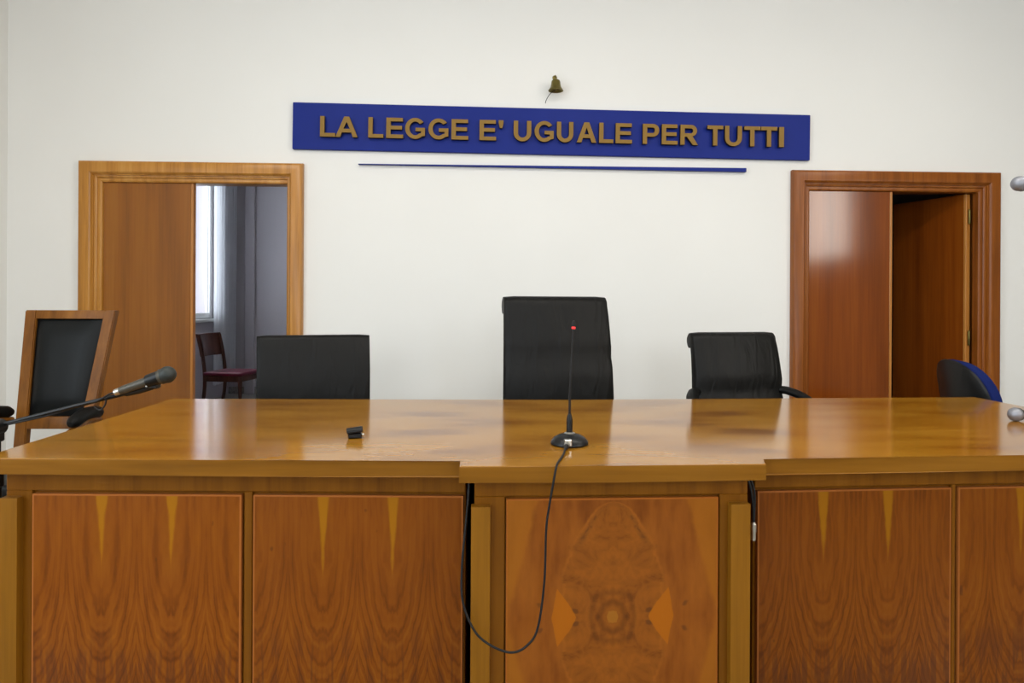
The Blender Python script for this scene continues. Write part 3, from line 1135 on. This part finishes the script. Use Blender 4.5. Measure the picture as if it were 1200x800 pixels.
for s in (-1, 1):
    q = nb()
    fy = -0.36 if s < 0 else -0.24
    bar(q, (s * 0.215, fy - 0.02, 0.0), (s * 0.232, fy, 0.67), 0.024, 0.024)
    obj('front_leg', q, M['chairwood'], wc)
    q = nb()
    xo = -0.205 if s < 0 else 0.185
    end = -0.41 if s < 0 else -0.25
    pts = spline([(xo, 0.03, 0.70), (xo + s * 0.03, -0.08, 0.715), (xo + s * 0.035, end * 0.6, 0.715), (xo + s * 0.04, end, 0.69)], 5)
    tube(q, [Vector(p) - Vector((0, 0, 0.022)) for p in pts], 0.013, 8, 1.5)
    arm = obj('arm', q, M['chairwood'], wc)
    q = nb()
    pp = [Vector(p) + Vector((0, 0, 0.012)) for p in pts]
    tube(q, pp, [0.016] + [0.028] * (len(pp) - 3) + [0.024, 0.012], 12, 1.1)
    obj('arm_pad', q, M['leather'], arm, 60)

# ------------------------------------------------------------------ chair in the back room
rc = tag(empty('side_chair', (-2.67, 7.36, 0), -0.18), 'dark wood side chair with burgundy seat below the window behind the left doorway', 'chair')
# local +x is the way the chair faces
for s in (-1, 1):
    q = nb()
    tube(q, spline([(-0.25, s * 0.19, 0.0), (-0.205, s * 0.19, 0.25), (-0.2, s * 0.19, 0.46), (-0.225, s * 0.19, 0.66), (-0.27, s * 0.19, 0.86)], 5), 0.019, 8)
    obj('rear_leg', q, M['darkwood'], rc)
    q = nb()
    tube(q, [(0.2, s * 0.19, 0.0), (0.195, s * 0.19, 0.22), (0.19, s * 0.185, 0.44)], [0.013, 0.017, 0.024], 8)
    obj('front_leg', q, M['darkwood'], rc)
    q = nb()
    box(q, -0.2, 0.2, s * 0.19 - 0.014, s * 0.19 + 0.014, 0.385, 0.445, 0.005)
    obj('seat_rail', q, M['darkwood'], rc)
q = nb()
box(q, 0.18, 0.208, -0.19, 0.19, 0.385, 0.445, 0.005)
obj('cross_rail', q, M['darkwood'], rc)
q = nb()
box(q, -0.212, -0.19, -0.19, 0.19, 0.385, 0.445, 0.005)
obj('cross_rail', q, M['darkwood'], rc)
q = nb()
N = 8
front, rear = [], []
for i in range(N + 1):
    y = -0.21 + 0.42 * i / N
    bow = -0.03 * (1 - (y / 0.21) ** 2)
    front.append((y, bow))
rows = []
for zz, lean in ((0.64, -0.215), (0.70, -0.228), (0.80, -0.252), (0.875, -0.27)):
    rows.append([q.verts.new((lean + bo, y, zz)) for y, bo in front] + [q.verts.new((lean + bo - 0.022, y, zz)) for y, bo in reversed(front)])
n = len(rows[0])
for a, c in zip(rows, rows[1:]):
    for i in range(n):
        q.faces.new((a[i], a[(i + 1) % n], c[(i + 1) % n], c[i]))
q.faces.new(rows[0][::-1])
q.faces.new(rows[-1])
obj('backrest', q, M['darkwood'], rc)
q = nb()
box(q, -0.2, 0.225, -0.215, 0.215, 0.445, 0.482, 0.014, 3)
obj('seat', q, M['burgundy'], rc, 50)

# ------------------------------------------------------------------ blue task chair at the right
tc = tag(empty('task_chair', (2.635, 3.42, 0), 1.45), 'dark swivel chair with rounded back and blue upholstery at the right end of the bench', 'chair')
# local -y is the way the chair faces
q = nb()
N, K = 20, 8
ring = []
outer = []
for i in range(40):
    a = 2 * PI * i / 40
    cx, sx = math.cos(a), math.sin(a)
    e = 2.2
    outer.append((0.225 * math.copysign(abs(cx) ** (2 / e), cx), 0.235 * math.copysign(abs(sx) ** (2 / e), sx)))


def dish(bm, scale, y_off, thick, depth):
    rings = []
    for r in (1.0, 0.93, 0.7, 0.4):
        rings.append([bm.verts.new((px * scale * r, y_off + depth * ((px * r / 0.225) ** 2) * -1 + (0.0 if r == 1.0 else -thick * (1 if r < 0.95 else 0.7)), pz * scale * r)) for px, pz in outer])
    cv = bm.verts.new((0, y_off - thick, 0))
    for a, c in zip(rings, rings[1:]):
        for i in range(40):
            bm.faces.new((a[i], a[(i + 1) % 40], c[(i + 1) % 40], c[i]))
    for i in range(40):
        bm.faces.new((rings[-1][i], rings[-1][(i + 1) % 40], cv))
    back = [[bm.verts.new((v.co.x * f, y_off + 0.012 + depth * ((v.co.x * f / 0.225) ** 2) * -1, v.co.z * f)) for v in rings[0]] for f in (0.98, 0.6)]
    bv = bm.verts.new((0, y_off + 0.012, 0))
    for a, c in ((rings[0], back[0]), (back[0], back[1])):
        for i in range(40):
            bm.faces.new((a[i], c[i], c[(i + 1) % 40], a[(i + 1) % 40]))
    for i in range(40):
        bm.faces.new((back[1][i], bv, back[1][(i + 1) % 40]))
    return bm


TILT = Matrix.Translation((0, 0.17, 0.715)) @ Matrix.Rotation(-0.16, 4, 'X')
dish(q, 1.0, 0.0, 0.045, 0.05)
for v in q.verts:
    v.co = TILT @ v.co
bk = obj('backrest', q, M['fabric_blue'], tc, 60)
q = nb()
dish(q, 1.02, 0.022, 0.004, 0.05)
for v in q.verts:
    v.co = TILT @ v.co
obj('back_shell', q, M['plastic'], tc, 60)
q = nb()
box(q, -0.23, 0.23, -0.3, 0.15, 0.43, 0.5, 0.03, 4)
obj('seat', q, M['fabric_blue'], tc, 60)
q = nb()
box(q, -0.03, 0.03, 0.19, 0.215, 0.4, 0.7, 0.006)
box(q, -0.03, 0.03, -0.05, 0.215, 0.395, 0.43, 0.006)
obj('back_support', q, M['plastic'], tc)
star_base(tc)

# ------------------------------------------------------------------ gooseneck microphone on the bench
GX, GY = 0.262, 2.085
gm = tag(empty('gooseneck_microphone', (GX, GY, TZ)), 'black gooseneck microphone on round base with red ring standing on the bench', 'microphone')
b = nb()
lathe(b, [(0.0, 0.0), (0.055, 0.0), (0.058, 0.004), (0.057, 0.010), (0.048, 0.021), (0.034, 0.029), (0.018, 0.033), (0.0, 0.034)], 36)
obj('base', b, M['plastic'], gm, 40)
b = nb()
lathe(b, [(0.0, 0.032), (0.016, 0.032), (0.017, 0.035), (0.012, 0.038), (0.0, 0.038)], 20)
obj('base_ring', b, M['steel'], gm)
b = nb()
lathe(b, [(0.0, 0.034), (0.0095, 0.034), (0.0095, 0.075), (0.007, 0.088), (0.0045, 0.094), (0.0, 0.095)], 18)
obj('socket', b, M['plastic'], gm)
b = nb()
neck = spline([(0, 0, 0.09), (0.001, 0.002, 0.16), (0.006, 0.006, 0.25), (0.012, 0.012, 0.352)], 10)
tube(b, neck, 0.0036, 10)
obj('gooseneck', b, M['rubber'], gm, 60)
T = along(neck[-1], neck[-1] * 2 - neck[-2])
b = nb()
lathe(b, [(0.0, 0.001), (0.005, 0.001), (0.0062, 0.0025), (0.0062, 0.0065), (0.0055, 0.008), (0.0, 0.008)], 16, T)
obj('light_ring', b, M['redglow'], gm, 50)
b = nb()
lathe(b, [(0.0, 0.009), (0.0055, 0.009), (0.006, 0.02), (0.0045, 0.026), (0.0, 0.028)], 16, T)
obj('microphone_head', b, M['rubber'], gm, 50)
b = nb()
box(b, -0.022, 0.0, -0.062, -0.04, 0.006, 0.026, 0.002)
lathe(b, [(0.0, 0.0), (0.0085, 0.0), (0.0085, 0.022), (0.007, 0.026), (0.0, 0.026)], 16, along((-0.013, -0.055, 0.014), (-0.024, -0.1, 0.008)))
plug = obj('cable_plug', b, M['steel'], gm)
b = nb()
lathe(b, [(0.0, 0.0), (0.0078, 0.0), (0.006, 0.014), (0.0035, 0.03), (0.0, 0.03)], 16, along((-0.019, -0.080, 0.0105), (-0.028, -0.12, 0.008)))
obj('strain_relief', b, M['rubber'], plug)
CAB = [(0.238, 1.985, 0.8095), (0.226, 1.93, 0.805), (0.210, 1.87, 0.804), (0.197, 1.82, 0.805), (0.190, 1.796, 0.795), (0.184, 1.792, 0.765), (0.173, 1.793, 0.70), (0.165, 1.793, 0.636), (0.161, 1.794, 0.50), (0.144, 1.794, 0.377), (0.115, 1.796, 0.33), (0.077, 1.797, 0.313),
       (0.03, 1.80, 0.326), (-0.014, 1.806, 0.356), (-0.043, 1.815, 0.405), (-0.057, 1.822, 0.46), (-0.056, 1.835, 0.548), (-0.049, 1.845, 0.62), (-0.043, 1.855, 0.69), (-0.04, 1.862, 0.74), (-0.04, 1.885, 0.753)]
b = nb()
tube(b, [Vector(p) - Vector((GX, GY, TZ)) for p in spline(CAB, 7)], 0.0031, 8)
obj('cable', b, M['rubber'], gm, 60)

# cable with metal plug hanging in the gap at the right of the middle section
hc = tag(empty('hanging_cable', (0.752, 1.878, 0.605)), 'black cable with silver plug hanging in the gap beside the middle section', 'cable')
b = nb()
tube(b, spline([(-0.018, 0.01, 0.153), (-0.008, 0.0, 0.12), (0.0, 0.0, 0.07), (0.002, 0.0, 0.02)], 6), 0.0035, 8)
tube(b, spline([(-0.01, 0.01, 0.153), (0.004, 0.004, 0.11), (0.006, 0.004, 0.06), (0.003, 0.0, 0.02)], 6), 0.003, 8)
obj('cord', b, M['rubber'], hc)
b = nb()
lathe(b, [(0.0, -0.03), (0.007, -0.03), (0.0075, -0.008), (0.0085, -0.006), (0.0085, 0.014), (0.005, 0.02), (0.0, 0.022)], 16, Matrix.Translation((0.001, 0, 0)))
obj('metal_plug', b, M['steel'], hc)

# ------------------------------------------------------------------ microphone clip lying on the bench
mc = tag(empty('microphone_clip', (-0.408, 2.19, TZ), 0.2), 'small black microphone clip lying alone on the left half of the bench', 'clip')
b = nb()
sec = arc(0, 0.015, 0.016, 0.012, 200, -20, 14) + arc(0, 0.015, 0.0115, 0.008, -20, 200, 14)
prism(b, [(y, z) for y, z in [(p[0], p[1] + 0.0) for p in sec]], 'x', -0.026, 0.024, 0.0008, 1)
T = Matrix.Rotation(-0.12, 4, 'Y')
for v in b.verts:
    v.co = T @ v.co + Vector((0, 0, 0.008))
obj('clip_jaw', b, M['plastic'], mc)
b = nb()
box(b, -0.024, 0.02, -0.014, 0.014, 0.0, 0.018, 0.004)
obj('clip_foot', b, M['plastic'], mc)
b = nb()
lathe(b, [(0.0, 0.0), (0.005, 0.0), (0.005, 0.01), (0.0, 0.01)], 12, Matrix.Translation((0.016, 0, 0.010)) @ Matrix.Rotation(PI / 2, 4, 'Y'))
obj('thread_insert', b, M['steel'], mc)


# ------------------------------------------------------------------ microphones on stands
def handheld(parent, p, q, grille, scale=1.0, tail=M['steel']):
    """p: tail end, q: tip of the grille"""
    L = (Vector(q) - Vector(p)).length
    T = along(p, q)
    b = nb()
    lathe(b, [(0.0, 0.0), (0.010, 0.0), (0.0105, 0.014), (0.011, 0.016)], 18, T)
    obj('connector', b, tail, parent)
    b = nb()
    lathe(b, [(0.0, 0.016), (0.0112, 0.016), (0.0125, 0.03), (0.015, L - 0.075), (0.018, L - 0.056), (0.0235, L - 0.046), (0.0235, L - 0.040), (0.0, L - 0.040)], 22, T)
    obj('microphone_body', b, M['micbody'], parent, 40)
    b = nb()
    c = L - 0.026
    lathe(b, [(0.0, L - 0.042), (0.0225, L - 0.041)] + [(0.0258 * math.cos(math.radians(a)), c + 0.026 * math.sin(math.radians(a))) for a in (-25, -6, -4, 4, 6, 25, 45, 60, 75)] + [(0.0, L)], 24, T)
    obj('grille', b, grille, parent, 40)


# left: boom stand beside the bench
ms = tag(empty('microphone_stand', (-1.487, 2.15, 0)), 'black boom microphone stand reaching in from the left edge over the bench', 'microphone stand')
ox, oy = -1.487, 2.15
for k in range(3):
    a = PI / 2 + 0.5 + 2 * PI * k / 3
    b = nb()
    tube(b, [(0, 0, 0.14), (0.16 * math.cos(a), 0.16 * math.sin(a), 0.07), (0.3 * math.cos(a), 0.3 * math.sin(a), 0.012)], 0.009, 8)
    obj('leg', b, M['plastic'], ms)
b = nb()
lathe(b, [(0.0, 0.1), (0.02, 0.1), (0.02, 0.16), (0.012, 0.165), (0.012, 0.66), (0.018, 0.665), (0.018, 0.72), (0.009, 0.725), (0.009, 0.84), (0.0, 0.84)], 16)
obj('pole', b, M['plastic'], ms, 40)
b = nb()
lathe(b, [(0.0, -0.03), (0.02, -0.03), (0.024, -0.024), (0.024, 0.024), (0.02, 0.03), (0.0, 0.03)], 18, Matrix.Translation((0.0, -0.012, 0.845)) @ Matrix.Rotation(PI / 2, 4, 'X'))
box(b, -0.014, 0.014, -0.03, 0.014, 0.80, 0.86, 0.004)
obj('boom_clutch', b, M['plastic'], ms)
BA = Vector((-0.35, 0.0, 0.76))
BB = Vector((0.385, 0.0, 0.948))
b = nb()
tube(b, [BA, BB], 0.0065, 10)
lathe(b, [(0.0, -0.06), (0.022, -0.06), (0.022, 0.05), (0.0, 0.05)], 14, along(BA, BB))
obj('boom', b, M['plastic'], ms)
lm = tag(empty('handheld_microphone', (-1.125, 2.13, 0.953)), 'dark handheld microphone clipped to the boom stand at the left', 'microphone')
handheld(lm, (0, 0, 0), (0.184, -0.01, 0.064), M['grille_dark'])
b = nb()
tube(b, spline([(0.0, 0.0, 0.0), (-0.02, 0.004, -0.006), (-0.06, 0.01, -0.028), (-0.11, 0.02, -0.04), (-0.2, 0.02, -0.07), (-0.33, 0.015, -0.1)], 6), 0.003, 8)
tube(b, spline([(-0.03, 0.006, -0.02), (-0.036, 0.01, -0.04), (-0.052, 0.012, -0.055), (-0.07, 0.014, -0.045)], 6), 0.0025, 6)
obj('cable', b, M['rubber'], lm)
# clip
b = nb()
T = along((-1.125 + 0.10 - ox, 2.13 - 0.006 - oy, 0.953 + 0.035), (-1.125 + 0.16 - ox, 2.13 - 0.009 - oy, 0.953 + 0.056))
lathe(b, [(0.0158, 0.0), (0.0195, 0.0), (0.0205, 0.02), (0.0205, 0.04), (0.0170, 0.04), (0.0158, 0.0)], 18, T)
tube(b, [(0.385, 0.0, 0.948), (0.43, -0.01, 0.958), (0.47, -0.018, 0.97)], 0.010, 10)
box(b, 0.455, 0.492, -0.032, -0.002, 0.965, 0.992, 0.004)
obj('microphone_holder', b, M['plastic'], ms)
b = nb()
lathe(b, [(0, 0.0), (0.0035, 0.0), (0.0035, 0.003), (0, 0.003)], 10, Matrix.Translation((0.462, -0.032, 0.975)) @ Matrix.Rotation(PI / 2, 4, 'X'))
obj('clip_screw', b, M['steel'], ms)

# right: one microphone lying on the bench, one on a stand beside it
rm = tag(empty('handheld_microphone', (1.985, 2.49, TZ)), 'grey headed microphone lying on the right end of the bench', 'microphone')
handheld(rm, (0.195, 0.05, 0.02), (-0.03, -0.03, 0.0262), M['grille'])
um = tag(empty('handheld_microphone', (1.848, 2.30, 1.655)), 'grey headed microphone on the stand at the right edge beside the right doorway', 'microphone')
handheld(um, (0.195, 0.08, -0.03), (-0.025, -0.02, 0.002), M['grille'])
us = tag(empty('microphone_stand', (2.42, 2.36, 0)), 'black upright microphone stand beyond the right edge beside the bench', 'microphone stand')
for k in range(3):
    a = 2 * PI * k / 3
    b = nb()
    tube(b, [(0, 0, 0.14), (0.14 * math.cos(a), 0.14 * math.sin(a), 0.07), (0.27 * math.cos(a), 0.27 * math.sin(a), 0.012)], 0.009, 8)
    obj('leg', b, M['plastic'], us)
b = nb()
lathe(b, [(0.0, 0.1), (0.02, 0.1), (0.02, 0.16), (0.012, 0.165), (0.012, 0.9), (0.018, 0.905), (0.018, 0.96), (0.009, 0.965), (0.009, 1.6), (0.0, 1.6)], 16)
obj('pole', b, M['plastic'], us, 40)
b = nb()
tube(b, [(0.1, 0.0, 1.6), (0, 0.0, 1.595), (-0.38, 0.0, 1.6), (-0.4, 0.0, 1.62)], 0.008, 10)
lathe(b, [(0.0158, 0.0), (0.0205, 0.0), (0.0205, 0.04), (0.0165, 0.04), (0.0158, 0.0)], 18, along((-0.395, 0.0, 1.633), (-0.435, -0.018, 1.639)))
obj('boom', b, M['plastic'], us)
